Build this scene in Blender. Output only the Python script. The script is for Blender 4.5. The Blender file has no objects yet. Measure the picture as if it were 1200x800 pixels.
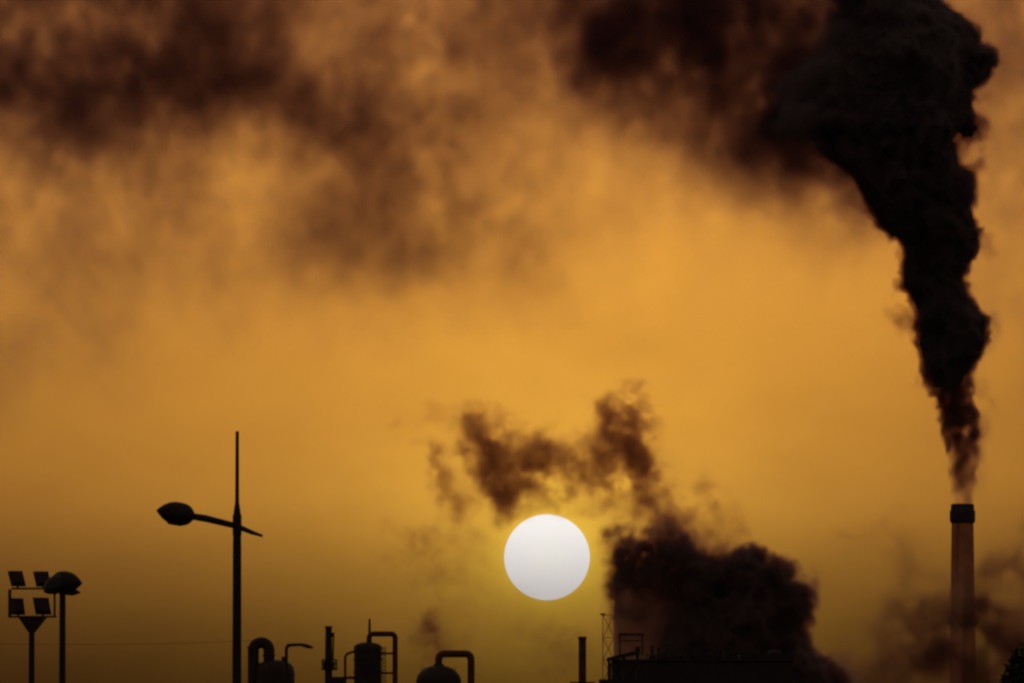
import bpy, bmesh, math, random
import numpy as np
from mathutils import Vector, Matrix

random.seed(7)
SC = bpy.context.scene
COL = SC.collection

# ------------------------------------------------------------------ camera
LENS = 332.0
K = (18.0 / LENS) / 600.0            # tangent per photograph pixel (1200 wide)
SUN_EL = math.radians(2.12)
PITCH = SUN_EL + math.atan((653 - 400) * K)
EYE = Vector((0.0, 0.0, 1.7))
cam_d = bpy.data.cameras.new('camera')
cam_d.lens = LENS; cam_d.sensor_width = 36.0
cam_d.clip_start = 1.0; cam_d.clip_end = 200000.0
cam = bpy.data.objects.new('camera', cam_d); COL.objects.link(cam)
cam.location = EYE; cam.rotation_euler = (math.pi / 2 + PITCH, 0, 0)
SC.camera = cam


def at(px, py, D):
    """World point on the sight line of a photograph pixel, D metres ahead."""
    u = (px - 600) * K; v = (400 - py) * K
    c, s = math.cos(PITCH), math.sin(PITCH)
    d = Vector((u, c - v * s, s + v * c))
    return EYE + d * (D / d.y)


def hz(py, D):
    return at(600, py, D).z


SUN_DIR = (at(641, 652.5, 1000) - EYE).normalized()

# ------------------------------------------------------------------ world
W = bpy.data.worlds.new('World'); SC.world = W; W.use_nodes = True
nt = W.node_tree; nt.nodes.clear()


def N(tree, kind, **kw):
    n = tree.nodes.new(kind)
    for k, v in kw.items():
        setattr(n, k, v)
    return n


def M(tree, op, a, b=None, c=None, clamp=False):
    n = tree.nodes.new('ShaderNodeMath'); n.operation = op; n.use_clamp = clamp
    for i, x in enumerate((a, b, c)):
        if x is None:
            continue
        if isinstance(x, (int, float)):
            n.inputs[i].default_value = x
        else:
            tree.links.new(x, n.inputs[i])
    return n.outputs[0]


def VM(tree, op, a, b=None, scale=None):
    n = tree.nodes.new('ShaderNodeVectorMath'); n.operation = op
    for i, x in enumerate((a, b)):
        if x is None:
            continue
        if isinstance(x, (tuple, Vector)):
            n.inputs[i].default_value = x
        else:
            tree.links.new(x, n.inputs[i])
    if scale is not None:
        if isinstance(scale, (int, float)):
            n.inputs['Scale'].default_value = scale
        else:
            tree.links.new(scale, n.inputs['Scale'])
    return n.outputs['Value'] if op in ('DISTANCE', 'DOT_PRODUCT', 'LENGTH') else n.outputs['Vector']


sky = N(nt, 'ShaderNodeTexSky', sky_type='NISHITA', sun_disc=False)
sky.sun_elevation = SUN_EL
sky.sun_rotation = math.atan2(SUN_DIR.x, SUN_DIR.y)
sky.air_density = 1.0; sky.dust_density = 10.0; sky.ozone_density = 1.0
tc = N(nt, 'ShaderNodeTexCoord')
vdir = VM(nt, 'NORMALIZE', tc.outputs['Generated'])
dist = VM(nt, 'DISTANCE', vdir, tuple(SUN_DIR))          # ~ angle from the sun, radians


def lor(width, amp, power=1.0):
    q = M(nt, 'POWER', M(nt, 'DIVIDE', dist, width), 2.0)
    return M(nt, 'MULTIPLY', M(nt, 'POWER', M(nt, 'ADD', q, 1.0), -power), amp)


SKY_STRENGTH = 0.15
tint = VM(nt, 'ADD', sky.outputs['Color'], (0.74, 0.29, 0.09))             # sky plus the even glow of the smog
wide = VM(nt, 'SCALE', (1.0, 0.49, 0.055), scale=lor(0.034, 2.8, 1.0))
rim = VM(nt, 'SCALE', (0.50, 0.46, 0.02), scale=lor(0.0055, 9.0, 3.0))   # tight corona of the sun in the smog
near = VM(nt, 'SCALE', (0.43, 0.355, 0.03), scale=lor(0.0150, 3.5, 2.0))
# uneven smog: slow, faint variation of the air's brightness over the whole sky
ns = N(nt, 'ShaderNodeTexNoise'); ns.inputs['Scale'].default_value = 75; ns.inputs['Detail'].default_value = 4
ns.inputs['Roughness'].default_value = 0.55
nt.links.new(VM(nt, 'MULTIPLY', vdir, (1.0, 1.0, 1.7)), ns.inputs['Vector'])
uneven = M(nt, 'MULTIPLY_ADD', ns.outputs['Fac'], 0.55, 0.71)
tot = VM(nt, 'ADD', VM(nt, 'SCALE', VM(nt, 'ADD', VM(nt, 'ADD', wide, rim), near), scale=uneven), tint)
bg = N(nt, 'ShaderNodeBackground'); bg.inputs['Strength'].default_value = SKY_STRENGTH
nt.links.new(tot, bg.inputs['Color'])
wo = N(nt, 'ShaderNodeOutputWorld'); nt.links.new(bg.outputs[0], wo.inputs['Surface'])

# ------------------------------------------------------------------ sun lamp
sl = bpy.data.lights.new('sun_lamp', 'SUN'); sl.energy = 2.0; sl.angle = math.radians(0.53)
sl.color = (1.0, 0.62, 0.28)
slo = bpy.data.objects.new('sun_lamp', sl); COL.objects.link(slo)
slo.rotation_euler = SUN_DIR.to_track_quat('Z', 'Y').to_euler()
slo.location = (0, 0, 300)

# ------------------------------------------------------------------ render
vs = SC.view_settings
vs.view_transform = 'Standard'; vs.look = 'None'; vs.exposure = 0.0; vs.gamma = 1.0
vs.use_curve_mapping = False
SC.render.engine = 'CYCLES'
cy = SC.cycles
cy.use_denoising = True
try:
    cy.denoiser = 'OPENIMAGEDENOISE'
except Exception:
    pass
cy.max_bounces = 5; cy.diffuse_bounces = 2; cy.glossy_bounces = 2; cy.volume_bounces = 0
cy.transparent_max_bounces = 64
cy.volume_step_rate = 1.6; cy.volume_max_steps = 512
cy.filter_width = 2.6


# ------------------------------------------------------------------ materials
def surf(name, col, rough=0.75, noise=0.25, scale=2.0, metal=0.0, bump=0.0):
    m = bpy.data.materials.new(name); m.use_nodes = True
    t = m.node_tree; b = t.nodes['Principled BSDF']
    b.inputs['Roughness'].default_value = rough; b.inputs['Metallic'].default_value = metal
    b.inputs['Specular IOR Level'].default_value = 0.25
    co = N(t, 'ShaderNodeTexCoord')
    nz = N(t, 'ShaderNodeTexNoise'); nz.inputs['Scale'].default_value = scale; nz.inputs['Detail'].default_value = 5
    t.links.new(co.outputs['Object'], nz.inputs['Vector'])
    r = N(t, 'ShaderNodeValToRGB')
    r.color_ramp.elements[0].position = 0.3; r.color_ramp.elements[1].position = 0.7
    r.color_ramp.elements[0].color = (*[c * (1 - noise) for c in col], 1)
    r.color_ramp.elements[1].color = (*[c * (1 + noise) for c in col], 1)
    t.links.new(nz.outputs['Fac'], r.inputs['Fac']); t.links.new(r.outputs['Color'], b.inputs['Base Color'])
    if bump:
        bp = N(t, 'ShaderNodeBump'); bp.inputs['Strength'].default_value = bump
        t.links.new(nz.outputs['Fac'], bp.inputs['Height']); t.links.new(bp.outputs['Normal'], b.inputs['Normal'])
    return m


M_DARK = surf('dark_painted_steel', (0.014, 0.013, 0.012), 0.6, 0.3, 3)
M_STEEL = surf('weathered_steel', (0.019, 0.017, 0.015), 0.65, 0.35, 1.5)
M_PIPE = surf('rust_primed_pipe', (0.07, 0.026, 0.016), 0.7, 0.35, 1.2)
M_GLASS = surf('lamp_glass', (0.06, 0.065, 0.07), 0.2, 0.1, 4)
M_SHEET = surf('sooty_cladding', (0.022, 0.020, 0.019), 0.8, 0.3, 0.6)
M_BRICK = surf('smoky_chimney_concrete', (0.38, 0.165, 0.075), 0.9, 0.35, 0.35, bump=0.2)
M_CAP = surf('soot_black_cap', (0.035, 0.03, 0.034), 0.9, 0.3, 1)
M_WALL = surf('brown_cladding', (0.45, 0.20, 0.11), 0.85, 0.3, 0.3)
M_GROUND = surf('dusty_ground', (0.07, 0.06, 0.05), 0.95, 0.3, 0.05, bump=0.2)
M_LEAF = surf('dark_foliage', (0.035, 0.05, 0.02), 0.7, 0.4, 8)
M_BARK = surf('bark', (0.06, 0.045, 0.032), 0.9, 0.3, 6)
M_SOOT = surf('dense_soot', (0.072, 0.080, 0.088), 1.0, 0.25, 0.2)
M_SOOT.node_tree.nodes['Principled BSDF'].inputs['Specular IOR Level'].default_value = 0.0


# ------------------------------------------------------------------ mesh helpers
def link(name, me, mat, parent=None, loc=(0, 0, 0)):
    o = bpy.data.objects.new(name, me); COL.objects.link(o)
    if mat is not None:
        me.materials.append(mat)
    o.location = loc
    if parent is not None:
        o.parent = parent
    return o


def thing(name, label, cat, loc, group=None):
    o = bpy.data.objects.new(name, None); COL.objects.link(o)
    o.location = loc; o.empty_display_size = 1.0
    o['label'] = label; o['category'] = cat
    if group:
        o['group'] = group
    return o


def tag(o, label, cat, group=None):
    o['label'] = label; o['category'] = cat
    if group:
        o['group'] = group
    return o


class B:
    """Collects shapes into one bmesh, then links them as one object."""
    def __init__(self):
        self.bm = bmesh.new()

    def box(self, a, b):
        a = Vector(a); b = Vector(b)
        lo = Vector(map(min, a, b)); hi = Vector(map(max, a, b))
        return self.hexa([(lo.x, lo.y, lo.z), (hi.x, lo.y, lo.z), (hi.x, hi.y, lo.z), (lo.x, hi.y, lo.z),
                          (lo.x, lo.y, hi.z), (hi.x, lo.y, hi.z), (hi.x, hi.y, hi.z), (lo.x, hi.y, hi.z)])

    def hexa(self, p):
        v = [self.bm.verts.new(q) for q in p]
        for f in ((0, 3, 2, 1), (4, 5, 6, 7), (0, 1, 5, 4), (1, 2, 6, 5), (2, 3, 7, 6), (3, 0, 4, 7)):
            self.bm.faces.new([v[i] for i in f])
        return self

    def tube(self, pts, rad, n=14, caps=True):
        pts = [Vector(p) for p in pts]
        if isinstance(rad, (int, float)):
            rad = [rad] * len(pts)
        rings = []; ref = None
        for i, p in enumerate(pts):
            t = (pts[min(i + 1, len(pts) - 1)] - pts[max(i - 1, 0)]).normalized()
            if ref is None:
                ref = Vector((0, 1, 0)) if abs(t.y) < 0.9 else Vector((1, 0, 0))
            a = t.cross(ref).normalized(); b = t.cross(a).normalized(); ref = -b if (-b).dot(ref) > 0 else b
            a = t.cross(ref).normalized(); b = t.cross(a).normalized()
            rings.append([self.bm.verts.new(p + (a * math.cos(2 * math.pi * k / n) + b * math.sin(2 * math.pi * k / n)) * max(rad[i], 1e-4)) for k in range(n)])
        for r0, r1 in zip(rings, rings[1:]):
            for k in range(n):
                self.bm.faces.new([r0[k], r0[(k + 1) % n], r1[(k + 1) % n], r1[k]])
        if caps:
            self.bm.faces.new(rings[0][::-1]); self.bm.faces.new(rings[-1])
        return self

    def lathe(self, prof, n=24, cx=0, cy_=0):
        """prof: (radius, z) pairs."""
        return self.tube([(cx, cy_, z) for r, z in prof], [r for r, z in prof], n)

    def done(self, name, mat, parent=None, loc=(0, 0, 0), smooth=True, bevel=0):
        if bevel:
            bmesh.ops.bevel(self.bm, geom=list(self.bm.edges), offset=bevel, segments=2, affect='EDGES', profile=0.6)
        bmesh.ops.recalc_face_normals(self.bm, faces=list(self.bm.faces))
        me = bpy.data.meshes.new(name); self.bm.to_mesh(me); self.bm.free()
        if smooth:
            me.polygons.foreach_set('use_smooth', [True] * len(me.polygons))
            try:
                me.set_sharp_from_angle(angle=math.radians(40))
            except Exception:
                pass
        return link(name, me, mat, parent, loc)


def bend(path, r, n=6):
    """Rounds the corners of a polyline with radius r."""
    path = [Vector(p) for p in path]; out = [path[0]]
    for a, b, c in zip(path, path[1:], path[2:]):
        u = (a - b).normalized(); w = (c - b).normalized()
        p0, p1 = b + u * r, b + w * r
        for i in range(n + 1):
            t = i / n
            out.append(p0 * (1 - t) ** 2 + b * 2 * t * (1 - t) + p1 * t * t)
    out.append(path[-1])
    return out


class Frame:
    """Photograph pixels turned into local metres of a thing standing at (px0, D)."""
    def __init__(self, px0, D):
        g = at(px0, 800, D); self.D = D; self.base = Vector((g.x, D, 0)); self.s = K * D; self.px0 = px0

    def x(self, px):
        return (px - self.px0) * self.s

    def z(self, py):
        return hz(py, self.D)

    def p(self, px, py, dy=0.0):
        return Vector((self.x(px), dy, self.z(py)))


# ------------------------------------------------------------------ ground and the sun in the sky
b = B(); R = 60000.0
ring = [0, 200, 600, 1500, 4000, 12000, R]
vs_ = [[b.bm.verts.new((r * math.cos(2 * math.pi * k / 64), r * math.sin(2 * math.pi * k / 64), 0)) for k in range(64)] for r in ring[1:]]
c0 = b.bm.verts.new((0, 0, 0))
for k in range(64):
    b.bm.faces.new([c0, vs_[0][k], vs_[0][(k + 1) % 64]])
    for r0, r1 in zip(vs_, vs_[1:]):
        b.bm.faces.new([r0[k], r1[k], r1[(k + 1) % 64], r0[(k + 1) % 64]])
g = b.done('ground', M_GROUND, smooth=False); g['kind'] = 'structure'; g['label'] = 'dark dusty ground of the factory district'

SUN_D = 40000.0
b = B(); bmesh.ops.create_uvsphere(b.bm, u_segments=96, v_segments=48, radius=SUN_D * 50.2 * K)
m_sun = bpy.data.materials.new('sun_light'); m_sun.use_nodes = True
t = m_sun.node_tree; t.nodes.clear()
em = N(t, 'ShaderNodeEmission'); em.inputs['Color'].default_value = (0.77, 0.76, 0.76, 1); em.inputs['Strength'].default_value = 1.0
tr = N(t, 'ShaderNodeBsdfTransparent'); tr.inputs['Color'].default_value = (0.3, 0.3, 0.3, 1)
ad = N(t, 'ShaderNodeAddShader'); ou = N(t, 'ShaderNodeOutputMaterial')
# the photosphere gives off light and lets the sun lamp's rays pass, one face each way counted once
t.links.new(em.outputs[0], ad.inputs[0]); t.links.new(tr.outputs[0], ad.inputs[1]); t.links.new(ad.outputs[0], ou.inputs['Surface'])
so = b.done('sun', m_sun, loc=EYE + SUN_DIR * SUN_D)
tag(so, 'large white sun disc hanging low in the golden sky', 'sun')


# ------------------------------------------------------------------ street lamp at the left
def leaf_head(parent, tip, root, rmax, flat=0.62, name='lamp_head'):
    """Leaf-shaped luminaire: swells from the root, ends in a point; glass set into its underside."""
    tip = Vector(tip); root = Vector(root); ax = tip - root; L = ax.length
    prof = [(0.0, .30), (.05, .55), (.12, .78), (.22, .93), (.36, 1.0), (.52, 1.0), (.68, .88), (.82, .62), (.93, .30), (1.0, .04)]
    b = B(); b.tube([root + ax * t_ for t_, r in prof], [rmax * r for t_, r in prof], 20)
    o = b.done(name, M_DARK, parent)
    g_ = B(); dn = Vector((0, 0, -1)); side = ax.cross(dn).normalized(); up = side.cross(ax).normalized()
    if up.z > 0:
        up = -up
    c = root + ax * .46 + up * rmax * .90
    rg = [g_.bm.verts.new(c + ax.normalized() * L * .22 * math.cos(a) + side * rmax * .45 * math.sin(a)) for a in [2 * math.pi * k / 20 for k in range(20)]]
    r2 = [g_.bm.verts.new(v.co + up * rmax * .13 - (v.co - c) * .25) for v in rg]
    for k in range(20):
        g_.bm.faces.new([rg[k], rg[(k + 1) % 20], r2[(k + 1) % 20], r2[k]])
    g_.bm.faces.new(r2); g_.bm.faces.new(rg[::-1])
    q = g_.done('lamp_glass', M_GLASS, o)
    return o


F = Frame(277.5, 180)
t = thing('street_lamp', 'tall street lamp with one leaf-shaped head and a thin spike above its crossing arm', 'street lamp', F.base)
s = F.s
B().tube([(0, 0, 0), (0, 0, F.z(640)), (0, 0, F.z(602))], [6.4 * s, 5.0 * s, 4.4 * s], 20).done('pole', M_DARK, t)
B().tube([F.p(277.5, 604), F.p(277.5, 599), F.p(277.5, 588), F.p(277.5, 505)], [4.3 * s, 4.1 * s, 2.4 * s, 2.0 * s], 14).done('spike', M_DARK, t)
B().tube([F.p(277.5, 628), F.p(277.5, 626), F.p(277.5, 604), F.p(277.5, 602)], [4.6 * s, 5.3 * s, 5.3 * s, 4.6 * s], 20).done('collar', M_DARK, t)
B().tube([F.p(222, 604.2), F.p(240, 607), F.p(277, 616), F.p(295, 623.5), F.p(307.5, 627.6)], [4.0 * s, 4.2 * s, 3.5 * s, 2.5 * s, 1.5 * s], 12).done('arm', M_DARK, t)
leaf_head(t, F.p(183, 597.5), F.p(227, 604.5), 13.6 * s)
B().box((-.22, -.22, 0), (.22, .22, .04)).done('base_plate', M_DARK, t, smooth=False)

# ------------------------------------------------------------------ floodlight rack
F = Frame(37, 262); s = F.s
t = thing('floodlight_mast', 'floodlight mast with four slanted lamps on a rail frame and a funnel bracket', 'floodlight', F.base)
B().tube([(0, 0, 0), (0, 0, F.z(736))], [4.2 * s, 3.4 * s], 16).done('pole', M_DARK, t)
zb = F.z
b = B(); yh = 3.2 * s
b.hexa([(F.x(33.5), -yh, zb(741)), (F.x(40.5), -yh, zb(741)), (F.x(40.5), yh, zb(741)), (F.x(33.5), yh, zb(741)),
        (F.x(21), -yh, zb(722.5)), (F.x(55), -yh, zb(722.5)), (F.x(55), yh, zb(722.5)), (F.x(21), yh, zb(722.5))])
b.done('bracket', M_DARK, t, smooth=False)
for y_, x0, x1 in ((722, 9.5, 66), (689, 13, 58)):
    B().box((F.x(x0), -1.2 * s, zb(y_ + 1.2)), (F.x(x1), 1.2 * s, zb(y_ - 1.0))).done('rail', M_DARK, t, smooth=False)
B().box((F.x(9.3), -1.4 * s, zb(720.9)), (F.x(13), 1.4 * s, zb(690.2))).done('upright', M_DARK, t, smooth=False)
B().box((F.x(62.5), -1.4 * s, zb(720.9)), (F.x(65), 1.4 * s, zb(690.2))).done('upright', M_DARK, t, smooth=False)
for (cx, cy2, w, h, sh) in ((20.3, 676.5, 17.0, 18, 5.0), (50.3, 677, 18, 18, 4.5), (21, 709, 16, 20, 3.0), (50, 708.5, 18.5, 20.5, 4.0)):
    u = Vector((w, math.sqrt(w * sh) * .9, 0)); v = Vector((sh, -(w * sh) / (math.sqrt(w * sh) * .9), -h))
    n_ = u.cross(v).normalized() * 5.0
    c = Vector((F.x(cx) / s, -3.0, zb(cy2) / s))
    f = B()
    P = [c - u / 2 - v / 2, c + u / 2 - v / 2, c + u / 2 + v / 2, c - u / 2 + v / 2]
    f.hexa([(q + n_ * .5) * s for q in P] + [(c + (q - c) * .72 - n_ * .6) * s for q in P])
    o = f.done('floodlight', M_DARK, t, smooth=False)
    gl = B(); gl.hexa([(c + (q - c) * .86 + n_ * .52) * s for q in P] + [(c + (q - c) * .86 + n_ * .58) * s for q in P])
    gl.done('lamp_glass', M_GLASS, o, smooth=False)
    yk = B(); zr = zb(689) if cy2 < 690 else zb(722)
    yk.tube([c * s + Vector((0, 3.0 * s, 0)), (F.x(cx), 0, zr)], 1.3 * s, 8)
    yk.done('yoke', M_DARK, o)

# ------------------------------------------------------------------ lamp post with a cluster of heads, beside the floodlights
F = Frame(73, 240); s = F.s
t = thing('street_lamp', 'lamp post with a bulky cluster of lamp heads overlapping the floodlight frame', 'street lamp', F.base)
B().tube([(0, 0, 0), (0, 0, F.z(690))], [4.8 * s, 3.6 * s], 16).done('pole', M_DARK, t)
leaf_head(t, F.p(96, 683, -2 * s), F.p(60, 680, 2 * s), 12.6 * s)
leaf_head(t, F.p(52.5, 694, -26 * s), F.p(76, 676, 4 * s), 10.0 * s)
leaf_head(t, F.p(93.5, 693.5, 14 * s), F.p(70, 691, 0), 4.6 * s)
B().tube([F.p(73, 697), F.p(73, 694), F.p(73, 684)], [3.6 * s, 5.2 * s, 6.5 * s], 14).done('collar', M_DARK, t)

# ------------------------------------------------------------------ arched duct on a drum
F = Frame(318, 650); s = F.s
t = thing('dust_separator', 'squat drum with a fat arched duct, just right of the tall street lamp', 'separator', F.base)
path = [F.p(296.8, 800 + 500)]
path = [Vector((F.x(296.8), 0, 0)), F.p(296.8, 761)]
for i in range(1, 12):
    a = math.pi * (1 - i / 12)
    path.append(F.p(306 + 9.2 * math.cos(a), 761 - 8.6 * math.sin(a)))
path += [F.p(315.2, 761), F.p(315.2, 790)]
B().tube(path, 6.6 * s, 18).done('duct', M_STEEL, t)
B().lathe([(23.5 * s, 0), (23.5 * s, F.z(788)), (22 * s, F.z(781)), (18.5 * s, F.z(776.5)), (12 * s, F.z(773.6)), (4 * s, F.z(772.6))], 28, F.x(322)).done('drum', M_STEEL, t)
B().tube([F.p(296.8, 758.8), F.p(296.8, 757)], 7.6 * s, 18).done('flange', M_STEEL, t)
B().tube([F.p(315.2, 768), F.p(315.2, 766.4)], 7.5 * s, 18).done('flange', M_STEEL, t)
B().tube([F.p(332, 779, -6 * s), F.p(332, 769, -6 * s)], 2.0 * s, 10).done('vent_pipe', M_STEEL, t)

# ------------------------------------------------------------------ small curved street lamp
F = Frame(335.5, 350); s = F.s
t = thing('street_lamp', 'thin distant street lamp with a gooseneck arm bending right above the drum', 'street lamp', F.base)
B().tube(bend([(0, 0, 0), F.p(335.5, 756), F.p(341, 755.0), F.p(352, 754.8)], 5 * s), [2.4 * s] + [1.9 * s] * 14 + [1.8 * s], 10).done('pole', M_DARK, t)
h = B(); h.tube([F.p(350, 754.6), F.p(354, 755.0), F.p(361, 756.8), F.p(367, 758.4)], [1.6 * s, 2.0 * s, 2.4 * s, .9 * s], 10)
o = h.done('lamp_head', M_DARK, t)
B().hexa([F.p(355, 757.6, -1.5 * s), F.p(363, 759.6, -1.5 * s), F.p(363, 759.6, 1.5 * s), F.p(355, 757.6, 1.5 * s),
          F.p(355, 756.2, -1.5 * s), F.p(363, 758.2, -1.5 * s), F.p(363, 758.2, 1.5 * s), F.p(355, 756.2, 1.5 * s)]).done('lamp_glass', M_GLASS, o, smooth=False)

# ------------------------------------------------------------------ slim stack with a ring platform
F = Frame(385, 720); s = F.s
t = thing('vent_stack', 'slim dark vent stack with a ring platform and side bracket near its top', 'stack', F.base)
B().tube([(0, 0, 0), F.p(385, 772), F.p(385, 735), F.p(385, 733)], [5.4 * s, 4.3 * s, 3.7 * s, 3.4 * s], 18).done('shaft', M_STEEL, t)
B().tube([F.p(385, 735.5), F.p(385, 733.4)], 4.6 * s, 18).done('rim', M_STEEL, t)
B().box((F.x(387), -2 * s, F.z(746)), (F.x(391.8), 2 * s, F.z(740.5))).done('side_bracket', M_STEEL, t, smooth=False)
B().tube([F.p(390.6, 746), F.p(390.2, 772)], 1.0 * s, 8).done('conduit', M_STEEL, t)
pl = B(); pl.tube([F.p(386, 784.5), F.p(386, 782.5)], 9.4 * s, 24); o = pl.done('ring_platform', M_STEEL, t)
for k in range(10):
    a = 2 * math.pi * k / 10
    x_, y_ = 8.8 * s * math.cos(a) + F.x(386), 8.8 * s * math.sin(a)
    B().tube([(x_, y_, F.z(783)), (x_, y_, F.z(772.5))], .55 * s, 6).done('railing_post', M_STEEL, o)
for yy in (772.5, 777.5):
    B().tube([(8.8 * s * math.cos(2 * math.pi * k / 24) + F.x(386), 8.8 * s * math.sin(2 * math.pi * k / 24), F.z(yy)) for k in range(25)], .6 * s, 6).done('handrail', M_STEEL, o)
B().tube([F.p(385.5, 783), F.p(385.5, 774)], 6.4 * s, 18).done('sleeve', M_STEEL, t)
B().box((F.x(381), -8 * s, 0), (F.x(406), 8 * s, F.z(792.5))).done('plinth_block', M_SHEET, t, smooth=False)

# ------------------------------------------------------------------ upright vessel with a gooseneck pipe
F = Frame(431, 700); s = F.s
t = thing('process_vessel', 'upright cylindrical vessel with an arched pipe and a thin rod on top', 'vessel', F.base)
B().lathe([(16.2 * s, 0), (16.2 * s, F.z(762)), (16.6 * s, F.z(761.8)), (16.6 * s, F.z(757.5)), (15 * s, F.z(755.2)), (10 * s, F.z(752.8)), (3.5 * s, F.z(751.8))], 28).done('shell', M_STEEL, t)
for yy in (772, 787):
    B().lathe([(16.2 * s, F.z(yy + .9)), (16.9 * s, F.z(yy + .8)), (16.9 * s, F.z(yy - .8)), (16.2 * s, F.z(yy - .9))], 28).done('hoop', M_STEEL, t)
B().tube(bend([F.p(432.5, 754), F.p(432.5, 742.2), F.p(463, 742.2), Vector((F.x(463), 0, 0))], 5.5 * s), 3.1 * s, 14).done('arched_pipe', M_PIPE, t)
B().tube([F.p(433, 743), F.p(433, 724.5)], [1.6 * s, 1.2 * s], 8).done('rod', M_STEEL, t)
B().tube([F.p(446.5, 765), F.p(461, 765)], 1.2 * s, 8).done('tie_bar', M_STEEL, t)
B().tube([F.p(446.5, 788), F.p(461, 788)], 1.2 * s, 8).done('tie_bar', M_STEEL, t)
for xx in (448.5, 451.5):
    B().tube([F.p(xx, 757), Vector((F.x(xx), 0, 0))], .5 * s, 6).done('ladder_rail', M_STEEL, t)
for k in range(10):
    B().tube([F.p(448.5, 759 + k * 4.2), F.p(451.5, 759 + k * 4.2)], .4 * s, 6).done('ladder_rung', M_STEEL, t)
B().tube(bend([F.p(416, 762.5), F.p(404.5, 766), Vector((F.x(404.0), 0, 0))], 5 * s), 1.5 * s, 10).done('side_pipe', M_PIPE, t)
B().box((F.x(402), -5 * s, F.z(795)), (F.x(416), 5 * s, F.z(792))).done('side_platform', M_STEEL, t, smooth=False)

# ------------------------------------------------------------------ domed tank with a gooseneck pipe
F = Frame(514, 680); s = F.s
t = thing('domed_tank', 'low domed tank with a thick square-cornered pipe looping down its right side', 'tank', F.base)
prof = [(26.5 * s, 0), (26.5 * s, F.z(798))]
for i in range(1, 11):
    a = i / 10 * math.pi / 2
    prof.append((max(26.5 * s * math.cos(a), .5 * s), F.z(798) + (F.z(778.5) - F.z(798)) * math.sin(a)))
B().lathe(prof, 32).done('shell', M_STEEL, t)
B().tube(bend([F.p(514, 782), F.p(514, 765.5), F.p(552, 765.5), Vector((F.x(552), 0, 0))], 7.5 * s, 8), 4.2 * s, 16).done('arched_pipe', M_PIPE, t)
B().lathe([(6.2 * s, F.z(780.5)), (6.2 * s, F.z(777.5))], 18).done('nozzle_flange', M_STEEL, t)
for k in range(8):
    a = 2 * math.pi * k / 8 + .2
    B().tube([(20 * s * math.cos(a), 20 * s * math.sin(a), F.z(786)), (20 * s * math.cos(a), 20 * s * math.sin(a), F.z(781))], .4 * s, 6).done('railing_post', M_STEEL, t)

# ------------------------------------------------------------------ slim stack under the sun
F = Frame(682.5, 900); s = F.s
t = thing('exhaust_stack', 'short slim brown exhaust stack standing alone below the sun', 'stack', F.base)
B().lathe([(5.0 * s, 0), (4.5 * s, F.z(760)), (4.4 * s, F.z(748))], 20).done('shaft', M_PIPE, t)
B().lathe([(4.4 * s, F.z(749)), (5.0 * s, F.z(748.6)), (5.0 * s, F.z(745.4)), (3.9 * s, F.z(745.2))], 20).done('rim', M_PIPE, t)
B().box((F.x(668), -9 * s, 0), (F.x(697), 9 * s, F.z(798.5))).done('plinth_block', M_SHEET, t, smooth=False)

# ------------------------------------------------------------------ dark plant building along the bottom
F = Frame(850, 1200); s = F.s
t = thing('plant_building', 'long black plant building with roof pipes below the dark smoke', 'building', F.base)
B().box((F.x(718), 0, 0), (F.x(928), 30, F.z(774))).done('wall', M_SHEET, t, smooth=False)
B().box((F.x(717), -.3, F.z(774)), (F.x(930), 30.3, F.z(772))).done('roof_edge', M_SHEET, t, smooth=False)
B().box((F.x(796), 4, F.z(772)), (F.x(846), 24, F.z(766))).done('roof_house', M_SHEET, t, smooth=False)
B().box((F.x(868), 4, F.z(772)), (F.x(930), 24, F.z(764))).done('roof_house', M_SHEET, t, smooth=False)
for (x_, yt, r_) in ((764.5, 755, 1.5), (772, 757, 1.3), (781, 754, 1.0), (804, 757, 1.6), (817, 755, 3.0), (836, 760, 2.2), (858, 757, 1.2), (889, 756, 2.0)):
    B().lathe([(r_ * s, F.z(773)), (r_ * s, F.z(yt + 1)), (r_ * 1.25 * s, F.z(yt + .9)), (r_ * 1.25 * s, F.z(yt))], 12, F.x(x_), 3).done('roof_pipe', M_STEEL, t)
for (x0, x1, yt) in ((761, 769, 767), (774, 779, 763), (784, 795, 769), (849, 855, 761), (856, 866, 768)):
    B().box((F.x(x0), 2, F.z(772)), (F.x(x1), 8, F.z(yt))).done('roof_unit', M_SHEET, t, smooth=False)
B().lathe([(9 * s, F.z(773)), (9 * s, F.z(764)), (6.5 * s, F.z(760.5)), (1 * s, F.z(759))], 20, F.x(909), 6).done('roof_tank', M_SHEET, t)
for k in range(16):
    x_ = 758 + k * 6.2
    B().tube([(F.x(x_), .2, F.z(772)), (F.x(x_), .2, F.z(766.5))], .4 * s, 6).done('railing_post', M_STEEL, t)
B().tube([(F.x(757), .2, F.z(766.5)), (F.x(852), .2, F.z(766.5))], .45 * s, 6).done('handrail', M_STEEL, t)

F = Frame(732, 1180); s = F.s
t = thing('conveyor_gantry', 'steel gantry frame with a sloped conveyor at the left end of the plant building', 'gantry', F.base)
for xx in (726.5, 752.5):
    B().box((F.x(xx - .9), -1, F.z(767)), (F.x(xx + .9), -.7, F.z(744.2))).done('post', M_STEEL, t, smooth=False)
B().box((F.x(725.2), -1, F.z(744.2)), (F.x(755), -.7, F.z(741.8))).done('beam', M_STEEL, t, smooth=False)
B().box((F.x(728), -1, F.z(751.2)), (F.x(751), -.7, F.z(749.8))).done('beam', M_STEEL, t, smooth=False)
b = B(); b.hexa([F.p(711, 774.5, -2), F.p(750, 765.5, -2), F.p(750, 765.5, 1), F.p(711, 774.5, 1),
                 F.p(711, 770.5, -2), F.p(750, 761, -2), F.p(750, 761, 1), F.p(711, 770.5, 1)]); b.done('conveyor', M_STEEL, t, smooth=False)
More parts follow.
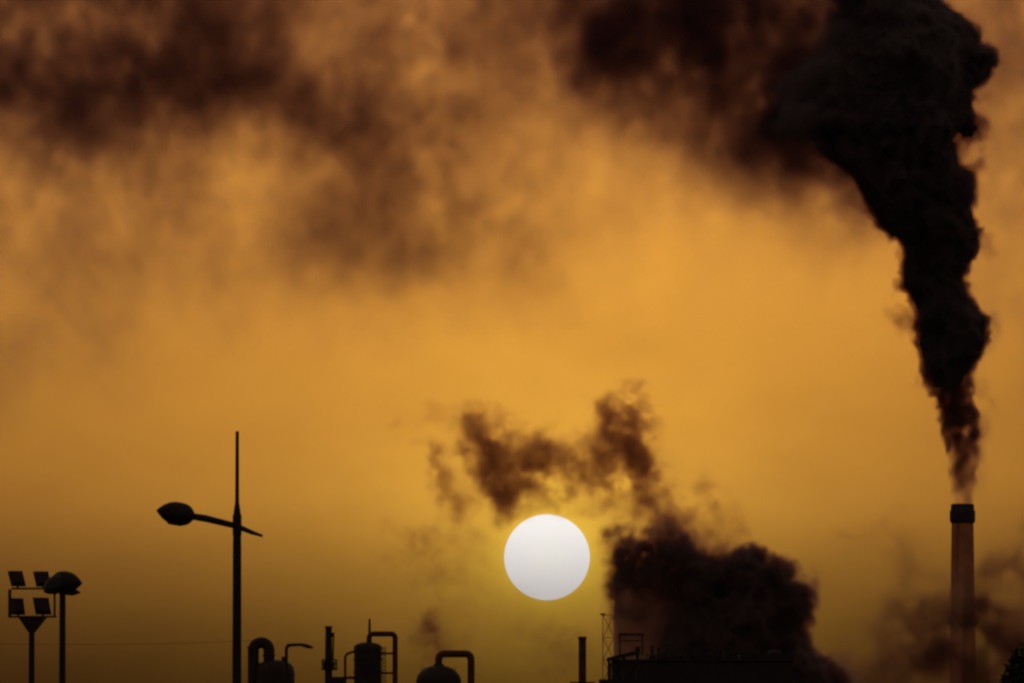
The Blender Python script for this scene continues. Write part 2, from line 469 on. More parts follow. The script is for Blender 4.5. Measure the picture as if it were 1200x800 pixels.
B().box((F.x(744), -1.6, F.z(763)), (F.x(750), .6, F.z(757.5))).done('drive_box', M_STEEL, t, smooth=False)
for xx in (713.5, 731, 747):
    B().box((F.x(xx - 1.5), -1.5, 0), (F.x(xx + 1.5), .5, F.z(773 - (xx - 713) * .23))).done('leg', M_STEEL, t, smooth=False)
for (x0, y0, x1, y1) in ((714, 800, 731, 776), (714, 776, 731, 800), (731, 800, 747, 776)):
    B().tube([F.p(x0, y0, -.5), F.p(x1, y1, -.5)], .6 * s, 6).done('brace', M_STEEL, t)
B().box((F.x(702), -3, 0), (F.x(722), 3, F.z(796))).done('footing_block', M_SHEET, t, smooth=False)

# ------------------------------------------------------------------ lattice stair tower and boiler house behind it
F = Frame(713, 1500); s = F.s
t = thing('lattice_tower', 'faint narrow lattice stair tower beside the boiler house edge, right of the sun', 'tower', F.base)
w = 6.5 * s
for sx in (-1, 1):
    for sy in (-1, 1):
        B().box((sx * w - .06, sy * w - .06, 0), (sx * w + .06, sy * w + .06, F.z(720))).done('leg', M_WALL, t, smooth=False)
nlev = 13; ztop = F.z(720); hlev = (ztop - 2) / nlev
for i in range(nlev):
    z0 = ztop - (i + 1) * hlev; z1 = z0 + hlev
    sg = 1 if i % 2 else -1
    B().tube([(-w * sg, -w, z0), (w * sg, -w, z1)], .06, 6).done('brace', M_WALL, t)
    B().tube([(-w * sg, w, z1), (w * sg, w, z0)], .06, 6).done('brace', M_WALL, t)
    B().box((-w, -w, z1 - .08), (w, w, z1 - .02)).done('landing', M_WALL, t, smooth=False)
B().box((-w - .4, -.3, F.z(720.4)), (-w + .4, .3, F.z(718))).done('lamp_box', M_WALL, t, smooth=False)

F = Frame(790, 1720); s = F.s
t = thing('boiler_house', 'tall brown boiler house with a straight left edge, shrouded in smoke', 'building', F.base)
B().box((F.x(723), 0, 0), (F.x(812), 40, F.z(672))).done('wall', M_WALL, t, smooth=False)
B().box((F.x(722), -.4, F.z(672)), (F.x(813), 40.4, F.z(669.5))).done('roof_edge', M_WALL, t, smooth=False)
for (x0, x1, yt, y0) in ((727, 741, 655, 6), (748, 756, 662, 3), (762, 786, 658, 8), (793, 802, 663, 5)):
    B().box((F.x(x0), y0, F.z(669.5)), (F.x(x1), y0 + 9, F.z(yt))).done('roof_house', M_WALL, t, smooth=False)
for (x_, yt) in ((744.5, 654), (759, 652), (790, 656)):
    B().lathe([(1.3 * s, F.z(669.5)), (1.3 * s, F.z(yt))], 12, F.x(x_), 4).done('roof_pipe', M_WALL, t)
for k in range(6):
    xx = 727 + k * 15.5
    B().box((F.x(xx), -.5, 0), (F.x(xx + 2.2), -.02, F.z(674))).done('wall_rib', M_WALL, t, smooth=False)
for yy in (684, 713, 742):
    B().box((F.x(723.5), -.75, F.z(yy + 1.6)), (F.x(811), -.52, F.z(yy))).done('wall_band', M_WALL, t, smooth=False)

# ------------------------------------------------------------------ chimney
F = Frame(1128.5, 1580); s = F.s
t = thing('smokestack', 'tall brown factory smokestack with a soot-black collar, pouring out the dark plume', 'smokestack', F.base)
zt = F.z(590)
B().lathe([(19 * s, 0), (15.6 * s, F.z(790)), (14.6 * s, F.z(730)), (12.9 * s, F.z(612))], 40).done('shaft', M_BRICK, t)
B().lathe([(12.9 * s, F.z(613)), (14.7 * s, F.z(611)), (15.0 * s, F.z(609)), (15.0 * s, F.z(598.5)), (13.8 * s, F.z(597)), (13.6 * s, F.z(591)), (13.0 * s, F.z(590.2)), (11.0 * s, F.z(590)), (10.6 * s, F.z(594))], 40).done('cap', M_CAP, t)
for (yy, rr) in ((648, 13.6), (690, 14.3)):
    B().lathe([(rr * s - .2, F.z(yy + 1)), (rr * s, F.z(yy + .9)), (rr * s, F.z(yy - .9)), (rr * s - .2, F.z(yy - 1))], 40).done('band', M_BRICK, t)
pl = B(); pl.lathe([(14.4 * s, F.z(731.5)), (18.5 * s, F.z(731)), (18.5 * s, F.z(729)), (14.4 * s, F.z(728.6))], 40)
o = pl.done('gallery', M_CAP, t)
for k in range(20):
    a = 2 * math.pi * k / 20
    x_, y_ = 18.0 * s * math.cos(a), 18.0 * s * math.sin(a)
    B().tube([(x_, y_, F.z(729)), (x_, y_, F.z(723))], .35 * s, 6).done('railing_post', M_CAP, o)
B().tube([(18.0 * s * math.cos(2 * math.pi * k / 40), 18.0 * s * math.sin(2 * math.pi * k / 40), F.z(723)) for k in range(41)], .4 * s, 6).done('handrail', M_CAP, o)
for dx in (-1.2, 1.2):
    B().tube([(-6 * s + dx * s, -15.6 * s, 2), (-6 * s + dx * s, -11.9 * s, F.z(612))], .3 * s, 6).done('ladder_rail', M_CAP, t)

# ------------------------------------------------------------------ tree at the right edge
F = Frame(1209, 120); s = F.s
t = thing('tree', 'leafy dark tree poking in at the bottom right edge', 'tree', F.base)
tb = B()
H = F.z(752)
trunk = [(0, 0, 0), (.05, .02, 1.0), (-.03, .0, 2.0), (.04, .05, 3.0), (.0, .0, H - .8)]
tb.tube(trunk, [.13, .11, .09, .06, .02], 10)
rng = random.Random(3)
ends = []
for k in range(16):
    z0 = 1.7 + (H - 2.6) * k / 16
    a = rng.uniform(0, 6.28); L = rng.uniform(.35, .75) * (1.2 - .6 * (z0 / H))
    e = Vector((math.cos(a) * L, math.sin(a) * L, z0 + L * rng.uniform(.4, .9)))
    tb.tube([(0, 0, z0), Vector((0, 0, z0)).lerp(e, .5) + Vector((0, 0, -.04)), e], [.035, .022, .008], 6)
    ends.append(e)
tb.done('trunk', M_BARK, t)
lm = bmesh.new()
for k in range(24000):
    if rng.random() < .45:
        c = rng.choice(ends) + Vector([rng.gauss(0, .12) for _ in range(3)])
    else:
        q = Vector([rng.gauss(0, 1) for _ in range(3)]).normalized() * rng.random() ** .4
        c = Vector((q.x * .42, q.y * .42, 4.25 + q.z * (H - 4.25 if q.z > 0 else 1.7)))
        if math.sin(c.x * 17 + c.z * 9) + math.sin(c.z * 21 - c.y * 13) < -1.3:
            continue
    if c.z > H:
        continue
    mrot = Matrix.Rotation(rng.uniform(0, 6.28), 3, 'Z') @ Matrix.Rotation(rng.uniform(-1.3, 1.3), 3, 'X')
    L = rng.uniform(.06, .11)
    pts = [(-.28, .35, .03), (0, 0, 0), (.28, .35, .03), (0, 1, -.06)]
    lm.faces.new([lm.verts.new(c + mrot @ (Vector(p_) * L)) for p_ in pts])
me = bpy.data.meshes.new('crown'); lm.to_mesh(me); lm.free()
link('crown', me, M_LEAF, t)

# ------------------------------------------------------------------ overhead wire
w = B(); pts = []
for i in range(41):
    f = i / 40
    p = at(-60 + 356 * f, 751 + 6.0 * (1 - (2 * f - 1) ** 2) * .6 - 2 * f + 1, 655 - 5 * f)
    pts.append(p)
w.tube(pts, .011, 5)
tag(w.done('overhead_wire', M_DARK), 'thin sagging overhead wire crossing the brown sky behind the street lamp', 'wire')


# ------------------------------------------------------------------ smoke: density grids
def vnoise(shape, cell, seed):
    r = np.random.default_rng(seed)
    if not isinstance(cell, (tuple, list)):
        cell = (cell,) * 3
    lat = [int(math.ceil(n / c)) + 4 for n, c in zip(shape, cell)]
    a = r.standard_normal(lat).astype(np.float32)
    for ax in range(3):
        n, c = shape[ax], cell[ax]
        x = (np.arange(n, dtype=np.float32) / c) + r.random()
        i = np.floor(x).astype(int); f = x - i
        w = np.stack([(1 - f) ** 3 / 6, (3 * f ** 3 - 6 * f ** 2 + 4) / 6, (-3 * f ** 3 + 3 * f ** 2 + 3 * f + 1) / 6, f ** 3 / 6])
        mm = np.zeros((n, lat[ax]), np.float32)
        for k in range(4):
            mm[np.arange(n), np.minimum(i + k, lat[ax] - 1)] += w[k]
        a = np.moveaxis(np.tensordot(mm, a, axes=(1, ax)), 0, ax)
    return (a / max(a.std(), 1e-6)).astype(np.float32)


def fbm(shape, cell, octaves, seed, gain=0.5, billow=False):
    if not isinstance(cell, (tuple, list)):
        cell = (cell,) * 3
    out = np.zeros(shape, np.float32); amp = 1.0; tot = 0
    for o in range(octaves):
        n = vnoise(shape, tuple(c / 2 ** o for c in cell), seed + 17 * o)
        if billow:
            n = 1.4 * np.abs(n) - 1.0
        out += amp * n; tot += amp * amp; amp *= gain
        if min(cell) / 2 ** (o + 1) < 1.2:
            break
    return out / math.sqrt(tot)


def sstep(a, b, x):
    t_ = np.clip((x - a) / (b - a), 0, 1)
    return t_ * t_ * (3 - 2 * t_)


def smoke_material(name, sigma, absorb, scatter, aniso=0.35):
    m = bpy.data.materials.new(name); m.use_nodes = True
    t_ = m.node_tree; t_.nodes.clear()
    at_ = N(t_, 'ShaderNodeAttribute'); at_.attribute_name = 'density'
    va = N(t_, 'ShaderNodeVolumeAbsorption'); va.inputs['Color'].default_value = (*[1 - c for c in absorb], 1)
    vs2 = N(t_, 'ShaderNodeVolumeScatter'); vs2.inputs['Color'].default_value = (*scatter, 1)
    vs2.inputs['Anisotropy'].default_value = aniso
    d = M(t_, 'MULTIPLY', at_.outputs['Fac'], sigma)
    t_.links.new(d, va.inputs['Density']); t_.links.new(d, vs2.inputs['Density'])
    a_ = N(t_, 'ShaderNodeAddShader'); o_ = N(t_, 'ShaderNodeOutputMaterial')
    t_.links.new(va.outputs[0], a_.inputs[0]); t_.links.new(vs2.outputs[0], a_.inputs[1])
    t_.links.new(a_.outputs[0], o_.inputs['Volume'])
    return m


class Cloud:
    """A box of smoke set D metres away; the grid is in photograph-pixel units around that place."""
    def __init__(self, x0, x1, y0, y1, depth, vox, D):
        self.D = D; self.s = K * D
        self.nx = int((x1 - x0) / vox) + 1; self.ny = int(depth / vox) + 1; self.nz = int((y1 - y0) / vox) + 1
        self.shape = (self.nx, self.ny, self.nz); self.vox = vox
        self.x = (x0 + np.arange(self.nx) * vox).astype(np.float32)
        self.w = ((np.arange(self.ny) - (self.ny - 1) / 2) * vox).astype(np.float32)
        self.y = (y1 - np.arange(self.nz) * vox).astype(np.float32)            # pixel row, bottom to top
        self.X = self.x[:, None, None]; self.Wd = self.w[None, :, None]; self.Y = self.y[None, None, :]
        self.loc = at((x0 + x1) / 2, y1, D)
        hx = (self.nx - 1) * vox * self.s / 2; hy = (self.ny - 1) * vox * self.s / 2; h = (self.nz - 1) * vox * self.s
        self.lo = (-hx, -hy, 0.0); self.hi = (hx, hy, h)

    def noise(self, cell_px, octaves, seed, **k):
        c = tuple(v / self.vox for v in cell_px) if isinstance(cell_px, tuple) else cell_px / self.vox
        return fbm(self.shape, c, octaves, seed, **k)

    def volume(self, name, dens, mat, parent=None, zfade=0.0):
        dens = np.clip(dens, 0, None).astype(np.float32)
        # fade out at every face of the box so that nothing is cut off
        for ax in (0, 1, 2):
            n = self.shape[ax]; e = np.minimum(np.arange(n), np.arange(n)[::-1]) / max(3, n * .06)
            sh = [1, 1, 1]; sh[ax] = n
            if ax != 2:
                dens = dens * np.clip(e, 0, 1).reshape(sh).astype(np.float32)
            else:
                if zfade:
                    dens = dens * sstep(0, zfade * n, np.arange(n)).reshape(sh).astype(np.float32)
                dens[:, :, 0] = 0; dens[:, :, -1] = 0
        me_ = bpy.data.meshes.new(name)
        n = dens.size
        me_.vertices.add(n)
        at_ = me_.attributes.new('soot', 'FLOAT', 'POINT'); at_.data.foreach_set('value', dens.ravel())
        o = bpy.data.objects.new(name, me_); COL.objects.link(o); o.location = self.loc
        me_.materials.append(mat)
        if parent is not None:
            o.parent = parent; o.location = self.loc - parent.location
        o['kind'] = 'stuff'
        ng = bpy.data.node_groups.new(name + '_grid', 'GeometryNodeTree')
        ng.interface.new_socket('Geometry', in_out='INPUT', socket_type='NodeSocketGeometry')
        ng.interface.new_socket('Geometry', in_out='OUTPUT', socket_type='NodeSocketGeometry')
        gi = ng.nodes.new('NodeGroupInput'); go = ng.nodes.new('NodeGroupOutput')
        pos = ng.nodes.new('GeometryNodeInputPosition'); sep = ng.nodes.new('ShaderNodeSeparateXYZ')
        ng.links.new(pos.outputs[0], sep.inputs[0])

        def idx(sock, ax):
            nn = self.shape[ax]
            q = M(ng, 'SUBTRACT', sock, self.lo[ax]); q = M(ng, 'MULTIPLY', q, (nn - 1) / (self.hi[ax] - self.lo[ax]))
            return M(ng, 'MINIMUM', M(ng, 'MAXIMUM', M(ng, 'ROUND', q), 0), nn - 1)
        ix, iy, iz = (idx(sep.outputs[a], a) for a in range(3))
        lin = M(ng, 'MULTIPLY_ADD', M(ng, 'MULTIPLY_ADD', ix, float(self.ny), iy), float(self.nz), iz)
        na = ng.nodes.new('GeometryNodeInputNamedAttribute'); na.data_type = 'FLOAT'; na.inputs['Name'].default_value = 'soot'
        si = ng.nodes.new('GeometryNodeSampleIndex'); si.data_type = 'FLOAT'; si.domain = 'POINT'; si.clamp = True
        ng.links.new(gi.outputs[0], si.inputs['Geometry'])
        ng.links.new(na.outputs[0], si.inputs['Value'])
        ng.links.new(lin, si.inputs['Index'])
        vc = ng.nodes.new('GeometryNodeVolumeCube')
        ng.links.new(si.outputs[0], vc.inputs['Density'])
        vc.inputs['Min'].default_value = self.lo; vc.inputs['Max'].default_value = self.hi
        for k_, nn in zip('XYZ', self.shape):
            vc.inputs['Resolution ' + k_].default_value = nn
        sm = ng.nodes.new('GeometryNodeSetMaterial'); sm.inputs['Material'].default_value = mat
        ng.links.new(vc.outputs[0], sm.inputs[0]); ng.links.new(sm.outputs[0], go.inputs[0])
        md = o.modifiers.new('grid', 'NODES'); md.node_group = ng
        return o

    def core(self, name, sd, level, mat, parent):
        """Closed billowing surface where the smoke has become opaque."""
        try:
            import openvdb
        except ImportError:                      # without it the smoke is the volume alone
            return None
        a = np.ascontiguousarray(sd.astype(np.float32)) - level
        a[0] = a[-1] = -1; a[:, 0] = a[:, -1] = -1; a[:, :, 0] = a[:, :, -1] = -1
        gr = openvdb.FloatGrid(-1.0); gr.copyFromArray(a)
        pts, quads = gr.convertToQuads(0.0)
        # keep the largest connected body
        par = np.arange(len(pts))
        ea = np.concatenate([quads[:, i] for i in range(4)]); eb = np.concatenate([quads[:, (i + 1) % 4] for i in range(4)])
        ea = ea.astype(np.int64); eb = eb.astype(np.int64)
        while True:
            pa, pb = par[ea], par[eb]; lo_, hi_ = np.minimum(pa, pb), np.maximum(pa, pb)
            mk = lo_ != hi_
            if not mk.any():
                break
            np.minimum.at(par, hi_[mk], lo_[mk])
            while True:
                pp = par[par]
                if (pp == par).all():
                    break
                par = pp
        ids, cnt = np.unique(par, return_counts=True); big = ids[cnt.argmax()]
        keep = par == big; new = np.cumsum(keep) - 1
        q = quads[keep[quads[:, 0]]]; q = new[q]; pts = pts[keep]
        st = np.array([(h_ - l_) / (n_ - 1) for h_, l_, n_ in zip(self.hi, self.lo, self.shape)])
        pts = pts * st + np.array(self.lo)
        me_ = bpy.data.meshes.new(name); me_.from_pydata(pts.tolist(), [], q.tolist())
        me_.polygons.foreach_set('use_smooth', [True] * len(me_.polygons))
        bm_ = bmesh.new(); bm_.from_mesh(me_); bmesh.ops.recalc_face_normals(bm_, faces=list(bm_.faces)); bm_.to_mesh(me_); bm_.free()
        return link(name, me_, mat, parent, self.loc - parent.location)


def smooth(name, *pairs):
    xs, ys = zip(*pairs)
    return lambda v: np.interp(v, xs, ys).astype(np.float32)


# --- the plume from the smokestack
D_PL = 1580
c = Cloud(875, 1200, -70, 592, 250, 2.8, D_PL)
left = [(-70, 940), (-40, 950), (0, 962), (22, 965), (49, 948), (75, 928), (112, 918), (150, 925), (195, 968), (232, 1004), (262, 1034), (292, 1061), (322, 1060), (352, 1058), (390, 1071), (420, 1079), (465, 1095), (510, 1105), (555, 1111), (580, 1115), (592, 1117)]
right = [(-70, 1050), (-40, 1075), (0, 1105), (22, 1130), (49, 1146), (75, 1150), (112, 1141), (150, 1136), (195, 1138), (232, 1136), (262, 1145), (292, 1149), (322, 1139), (352, 1143), (390, 1153), (420, 1142), (465, 1148), (510, 1148), (555, 1145), (580, 1142), (592, 1140)]
lf = np.interp(c.y, *zip(*left)); rf = np.interp(c.y, *zip(*right))
ker = np.hanning(15); ker /= ker.sum()
lf = np.convolve(np.pad(lf, 7, mode='edge'), ker, 'valid'); rf = np.convolve(np.pad(rf, 7, mode='edge'), ker, 'valid')
cx_ = ((lf + rf) / 2).astype(np.float32); hw = ((rf - lf) / 2).astype(np.float32)
wx = c.noise(46, 3, 11); ww = c.noise(46, 3, 13)
amp = np.interp(c.y, [-70, 250, 420, 540, 592], [10.5, 9, 7.5, 3, .8]).astype(np.float32)
r = np.sqrt((c.X + wx * amp * .55 - cx_) ** 2 + ((c.Wd + ww * amp) * np.float32(1.0)) ** 2)
bil = c.noise(25, 4, 21, gain=.64, billow=True)
sd = hw + amp * .25 - r - bil * amp * .95
# the knob thrown out to the right near the top
for (bx, by, br) in ((1153, 66, 21), (1140, 84, 26), (1118, 44, 34), (1138, 388, 20), (1134, 292, 18)):
    q = np.sqrt((c.X - bx + wx * 3) ** 2 + (c.Wd + 4) ** 2 + (c.Y - by) ** 2)
    sd = np.maximum(sd, br - q - bil * 4.0)
soft = np.interp(c.y, [-70, 120, 200, 260, 330, 470, 592], [9, 9, 8, 6, 5, 4, 1.5]).astype(np.float32)
soft_l = 1.0 + (1.2 + 4.0 * sstep(0, 1, (270 - c.Y) / 200)) * sstep(0, 70, cx_ - c.X)               # the lee side trails off, the windward side is crisp
thick = np.interp(c.y, [-70, 330, 440, 500, 545, 575, 592], [1, 1, .95, .72, .42, .25, .19]).astype(np.float32)
streak = np.clip(.95 + .55 * c.noise((5.6, 8, 8), 3, 31, gain=.8), .08, 2.6)
stmix = sstep(400, 500, c.Y)
dens = sstep(0, 1, sd / (soft * soft_l)) * thick * (1 - stmix + stmix * streak)
# loose shreds just outside the lee side
shred = np.clip(c.noise(26, 4, 41, gain=.6) - .75, 0, 1.5) * sstep(-22, 2, sd) * (1 - sstep(0, 8, sd)) * np.interp(c.y, [0, 230, 500, 592], [.30, .26, .16, .02]).astype(np.float32)
dens = dens + shred
pt = thing('smoke_plume', 'thick black smoke plume rising from the smokestack and swelling toward the top', 'smoke', Vector(at(1128.5, 590, D_PL)))
MS = smoke_material('soot_smoke', 1.35, (.52, .68, .68), (.22, .255, .28))
c.volume('smoke_veil', dens, MS, pt)
core_sd = sd - np.where(c.Y > 430, (c.Y - 430) * .35, 0) - soft_l * 4.5
c.core('smoke_core', core_sd, 5.0, M_SOOT, pt)


# --- smoke given as patches: each patch has a place, a size and an optical depth
def patches(c, lst, warp, seed, cell, thick_px, rough=.5, octaves=4, wamp=1.0):
    cell = (cell[0], cell[1] * 2.2, cell[2])
    a1 = c.noise(cell, octaves, seed, gain=rough) * warp; a2 = c.noise(cell, octaves, seed + 3, gain=rough) * warp
    Xw = c.X + a1; Yw = c.Y + a2
    out = np.zeros(c.shape, np.float32)
    rr = random.Random(seed)
    for p_ in lst:
        x_, y_, rx, ry, od = p_[:5]; ang = math.radians(p_[5]) if len(p_) > 5 else 0
        ca, sa = math.cos(ang), math.sin(ang)
        dx = Xw - x_; dy = Yw - y_
        u = (dx * ca + dy * sa) / rx; v = (-dx * sa + dy * ca) / ry
        w0 = rr.uniform(-.25, .25) * thick_px
        e = u * u + v * v + ((c.Wd - w0) / (thick_px * .5)) ** 2
        out += (od / (thick_px * .5 * 1.77 * c.s)) * np.exp(-e)
    return out


# --- the bank of drifting smoke along the top
D_BK = 1640
c = Cloud(-180, 1400, -170, 560, 130, 5.2, D_BK)
# how bright the sky looks through the bank, every 100 pixels across and 50 down
TX = np.arange(0, 1201, 100); TY = np.array([0, 50, 100, 150, 200, 250, 300, 350, 420, 500, 560])
TB = np.array([
    [78, 84, 60, 100, 116, 120, 108, 46, 44, 50, 60, 120, 132],
    [64, 72, 48, 90, 110, 118, 118, 60, 40, 38, 50, 120, 132],
    [54, 60, 62, 78, 94, 124, 136, 98, 66, 42, 50, 130, 138],
    [84, 72, 130, 118, 74, 116, 142, 162, 108, 62, 60, 135, 140],
    [126, 110, 142, 146, 96, 128, 148, 172, 160, 100, 80, 145, 148],
    [138, 134, 150, 152, 108, 128, 144, 180, 182, 168, 130, 158, 154],
    [146, 146, 158, 166, 138, 146, 168, 192, 194, 190, 182, 172, 162],
    [150, 155, 170, 183, 186, 190, 195, 204, 205, 200, 190, 180, 168],
    [158, 168, 186, 200, 210, 217, 219, 219, 216, 210, 200, 190, 176],
    [166, 182, 215, 240, 240, 240, 240, 240, 240, 240, 230, 205, 186],
    [190, 210, 255, 255, 255, 255, 255, 255, 255, 255, 255, 230, 205]], np.float32)
lin = (TB / 255) ** 2.2
th = np.hypot((TX[None, :] - 641) * K, (TY[:, None] - 653) * K)
clear = .36 + .42 / (1 + (th / .034) ** 2)
od = np.clip(np.log(clear / lin) / .68, 0, 3.4)
od[:, 12] += .16; od[:, 11] += .06
od += np.interp(TY, [0, 60, 150, 300, 400, 480], [.18, .14, .24, .26, .10, 0])[:, None] * np.interp(TX, [0, 600, 900, 1000], [1, 1, .35, .2])[None, :]
od[:, 11:] += np.clip((330 - TY[:, None]) / 330, 0, 1) * .35
fx = np.arange(-200, 1421, 4.0); fy = np.arange(-200, 601, 4.0)
m2 = np.stack([np.interp(fy, TY, od[:, k]) for k in range(len(TX))], 1)
m2 = np.stack([np.interp(fx, TX, r_) for r_ in m2], 0)
for ax in (0, 1):                                               # soften the facets of the table
    ker = np.hanning(17); ker /= ker.sum()
    pad = [(0, 0), (0, 0)]; pad[ax] = (8, 8)
    m2 = np.apply_along_axis(lambda v: np.convolve(v, ker, 'valid'), ax, np.pad(m2, pad, mode='edge'))
m2 = m2.astype(np.float32)
cell = (90, 260, 110)
a1 = c.noise(cell, 5, 51, gain=.6) * 10; a2 = c.noise(cell, 5, 54, gain=.6) * 9
xi = np.clip(np.rint((c.X + a1 + 200) / 4), 0, m2.shape[1] - 1).astype(np.int32)
yi = np.clip(np.rint((c.Y + a2 + 200) / 4), 0, m2.shape[0] - 1).astype(np.int32)
flat = m2[yi, xi]
T_ = 64.0
dn = flat / (T_ * .5 * 1.77 * c.s) * np.exp(-((c.Wd + c.noise((160, 160, 130), 3, 59) * 9) / (T_ * .5)) ** 2)
lst = [(62, 118, 40, 34, .3), (215, 48, 30, 40, .4), (266, 98, 30, 22, .6), (355, 124, 30, 22, .45), (412, 168, 36, 26, .35, 30), (392, 276, 30, 18, .35), (480, 305, 40, 16, .2), (500, 72, 40, 34, .45), (520, 20, 60, 30, .25),
       (692, 92, 14, 36, .7, 25), (850, 55, 60, 46, 2.0), (770, 15, 70, 36, 1.0), (915, 80, 50, 70, 2.6), (720, 40, 30, 46, .8), (820, 125, 22, 30, .6), (905, 150, 36, 30, 1.6), (960, 150, 46, 60, 2.2), (950, 200, 34, 22, .8, 35), (985, 232, 26, 14, .5, 40)]
dn += patches(c, lst, 11, 65, (70, 70, 60), T_, rough=.65, octaves=4)
mod = np.clip(1.0 + .17 * c.noise((54, 190, 66), 5, 57, gain=.72) + .08 * c.noise((18, 90, 20), 3, 58, gain=.8), .1, 2.5)
dn *= mod
bk = thing('smoke_bank', 'broad ragged bank of brown smoke drifting across the top of the sky', 'smoke', Vector(at(600, 0, D_BK)))
MB = smoke_material('thin_brown_smoke', 1.0, (.66, .78, .66), (.26, .31, .32))
c.volume('smoke_veil', dn, MB, bk, zfade=.12)
bk['kind'] = 'stuff'

# --- broken puffs over the sun and the wisps around it
D_LO = 1480
c = Cloud(420, 900, 440, 800, 90, 2.6, D_LO)
lst = [
    (577, 520, 26, 26, 2.3), (565, 507, 16, 14, 1.4), (590, 550, 20, 26, 1.9, 20), (602, 572, 16, 18, 1.0), (615, 555, 22, 16, 1.3), (640, 535, 26, 22, 1.9), (662, 543, 20, 18, 1.4), (630, 515, 12, 14, .7), (640, 565, 14, 18, .6),
    (737, 500, 24, 26, 2.5), (730, 478, 12, 12, 1.1), (748, 535, 18, 30, 2.1), (762, 570, 14, 20, 1.6, -30), (715, 530, 22, 22, 1.0), (700, 555, 22, 20, .7), (735, 560, 18, 14, .9), (712, 580, 12, 14, .6), (690, 540, 20, 18, .6), (722, 510, 14, 20, 1.2),
    (775, 598, 16, 16, 1.1), (800, 610, 14, 12, .9), (822, 572, 9, 10, .6), (835, 590, 22, 18, .28), (745, 610, 16, 14, .9), (770, 625, 18, 10, .8), (815, 630, 20, 12, .6), (850, 625, 20, 14, .4),
    (518, 555, 9, 26, .75, -20), (508, 530, 12, 14, .35), (530, 580, 18, 16, .35), (470, 490, 10, 8, .16), (517, 488, 14, 6, .22), (545, 520, 12, 14, .4), (525, 600, 12, 20, .28),
    (500, 630, 40, 10, .25), (480, 640, 26, 16, .18), (505, 672, 36, 9, .16), (540, 640, 16, 26, .15),
    (508, 728, 11, 20, 1.0, -15), (500, 745, 14, 22, .35), (495, 775, 16, 26, .4), (530, 740, 24, 20, .18), (640, 745, 30, 30, .15), (560, 700, 60, 24, .10), (655, 770, 26, 18, .22),
    (600, 596, 26, 10, .35), (655, 592, 26, 8, .25), (690, 600, 20, 12, .3),
]
lst = [(p_[0], p_[1], p_[2] * 1.14, p_[3] * 1.14, *p_[4:]) for p_ in lst]
dn = .95 * patches(c, lst, 8, 71, (34, 34, 34), 34, rough=.72, octaves=5)
mod = np.clip(1.0 + .5 * c.noise((16, 44, 16), 4, 77, gain=.75), .0, 3.0)
dn *= mod
d0 = 2.3 / (34 * .5 * 1.77 * c.s); dn = d0 * (1 - np.exp(-dn / d0))
lo = thing('smoke_puffs', 'ragged brown smoke puffs and wisps drifting just above the sun', 'smoke', Vector(at(650, 560, D_LO)))
lo['kind'] = 'stuff'
ML = smoke_material('brown_smoke', 1.1, (.64, .90, .82), (.24, .21, .19))
c.volume('smoke_veil', dn, ML, lo)

# --- the dense cloud hiding the boiler house
D_MS = 1440
c = Cloud(690, 1030, 585, 830, 180, 2.8, D_MS)
wx = c.noise(40, 4, 91, gain=.55); wy = c.noise(40, 4, 93, gain=.55); bil = c.noise(25, 4, 95, gain=.72, billow=True)
Xw = c.X + wx * 4; Yw = c.Y + wy * 4
sd = np.full(c.shape, -99, np.float32)
for (bx, by, br) in ((744, 668, 26), (768, 682, 42), (812, 686, 52), (862, 690, 52), (878, 666, 32), (908, 676, 32), (914, 712, 44), (918, 756, 42), (938, 722, 22), (930, 800, 56), (956, 792, 34), (860, 760, 74), (800, 770, 74), (972, 812, 34), (760, 760, 44), (745, 715, 34)):
    q = np.sqrt((Xw - bx) ** 2 + (Yw - by) ** 2 + (c.Wd * 1.15) ** 2)
    sd = np.maximum(sd, br - q)
sd = sd - bil * 6.5
lee = sstep(715, 850, c.X)
dens = sstep(0, 12, sd) * (.014 + .99 * lee ** 2.0)
fray = patches(c, [(736, 638, 14, 17, 2.0), (762, 651, 32, 17, 2.3), (800, 653, 30, 16, 1.8), (730, 668, 11, 20, 1.2), (752, 676, 24, 16, 1.3), (840, 650, 26, 16, 1.0), (730, 655, 14, 20, .7), (733, 700, 14, 44, .3), (748, 715, 22, 24, .45), (742, 740, 26, 40, .3), (778, 690, 28, 40, .7), (945, 695, 14, 16, .8), (985, 800, 24, 20, .6), (780, 640, 40, 30, .9)], 8, 97, (30, 30, 30), 40, rough=.7)
fray *= 1.9 * np.clip(1 + .55 * c.noise((16, 40, 16), 4, 99, gain=.7), 0, 3)
ms = thing('smoke_cloud', 'dense black smoke cloud billowing over the plant building right of the sun', 'smoke', Vector(at(850, 780, D_MS)))
MM = smoke_material('dense_brown_smoke', 1.3, (.48, .70, .72), (.40, .38, .38))
c.volume('smoke_veil', dens + fray / 1.3, MM, ms)
c.core('smoke_core', sd - 14 - (1 - lee) * 40, 6.0, M_SOOT, ms)

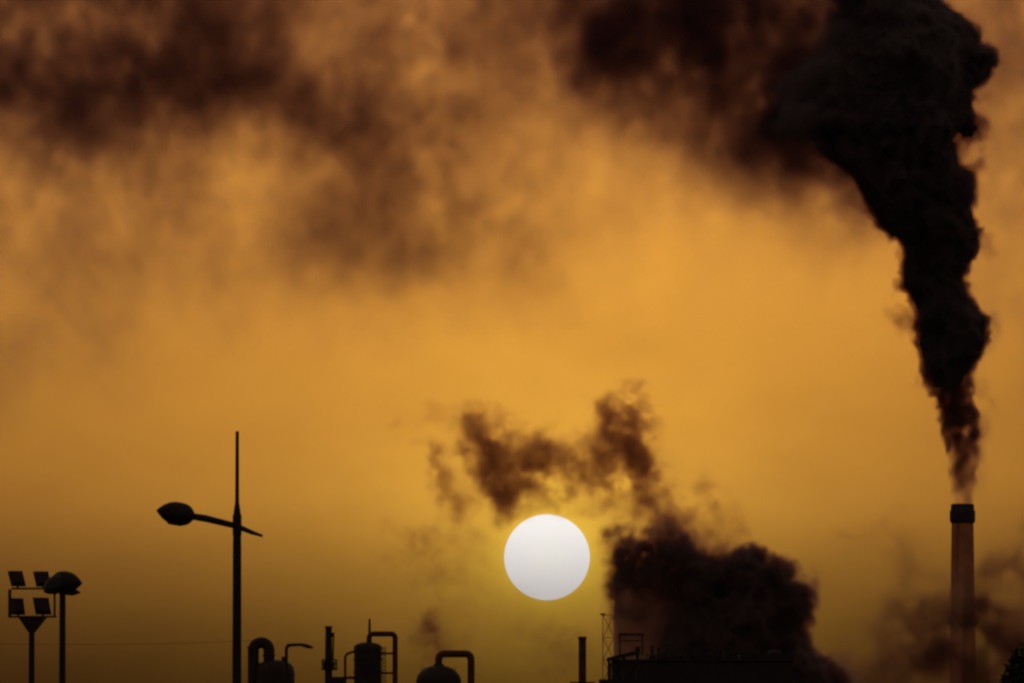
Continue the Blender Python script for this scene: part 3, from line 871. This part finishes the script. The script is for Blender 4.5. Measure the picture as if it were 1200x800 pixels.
# --- brown fumes around the foot of the smokestack
D_RT = 1530
c = Cloud(960, 1290, 580, 840, 110, 3.6, D_RT)
lst = [
    (1078, 770, 54, 46, 1.1), (1065, 725, 36, 34, .5), (1085, 690, 34, 30, .35), (1045, 792, 46, 28, .7), (1012, 792, 34, 20, .35), (1100, 740, 26, 40, .8), (1130, 775, 40, 46, 1.5), (1130, 735, 26, 30, .6), (1050, 660, 30, 22, .2),
    (1035, 622, 12, 10, .22), (1005, 634, 22, 6, .18), (1050, 640, 14, 10, .15), (1062, 610, 14, 10, .1),
    (1181, 641, 12, 9, .9), (1172, 655, 26, 12, .45), (1190, 665, 30, 22, .7), (1165, 720, 24, 14, 1.8, 25), (1150, 712, 18, 16, .9), (1185, 735, 26, 14, 1.0, 25), (1160, 760, 40, 30, .8), (1190, 700, 24, 22, .45), (1180, 780, 40, 40, 1.0), (1165, 680, 24, 24, .4),
    (1230, 700, 50, 60, .6), (1250, 780, 60, 60, 1.0),
]
dn = patches(c, lst, 11, 121, (44, 44, 44), 50, rough=.68, octaves=4) * np.clip(1 + .5 * c.noise((24, 60, 24), 4, 127, gain=.7), .05, 3)
rt = thing('smoke_fumes', 'thin brown fumes hanging around the foot of the smokestack', 'smoke', Vector(at(1128, 780, D_RT)))
rt['kind'] = 'stuff'
MR = smoke_material('fume_smoke', 1.0, (.52, .74, .76), (.34, .24, .19))
c.volume('smoke_veil', dn, MR, rt)

# ------------------------------------------------------------------ absorbing smog layer added beyond the works to darken the lower sky and sun
b = B(); SM0, SM1 = 2600.0, 3000.0; ZT = hz(575, 2800)
b.box((-6000, SM0, -1.0), (6000, SM1, ZT))
m = bpy.data.materials.new('dimming_smog'); m.use_nodes = True
t = m.node_tree; t.nodes.clear()
geo = N(t, 'ShaderNodeNewGeometry'); sep = N(t, 'ShaderNodeSeparateXYZ'); t.links.new(geo.outputs['Position'], sep.inputs[0])
f = M(t, 'MULTIPLY', M(t, 'SUBTRACT', ZT, sep.outputs['Z']), 1.0 / (ZT - hz(800, 2800)), clamp=False)
f = M(t, 'MINIMUM', M(t, 'MAXIMUM', f, 0.0), 2.2)
den = M(t, 'MULTIPLY', M(t, 'POWER', f, 1.3), 1.6 / (SM1 - SM0))
va = N(t, 'ShaderNodeVolumeAbsorption'); va.inputs['Color'].default_value = (0.03, 0.0, 0.0, 1)
t.links.new(den, va.inputs['Density']); o_ = N(t, 'ShaderNodeOutputMaterial'); t.links.new(va.outputs[0], o_.inputs['Volume'])
o = b.done('smog', m, smooth=False); o['kind'] = 'stuff'; o['label'] = 'added low grey smog layer dimming the sky toward the ground'
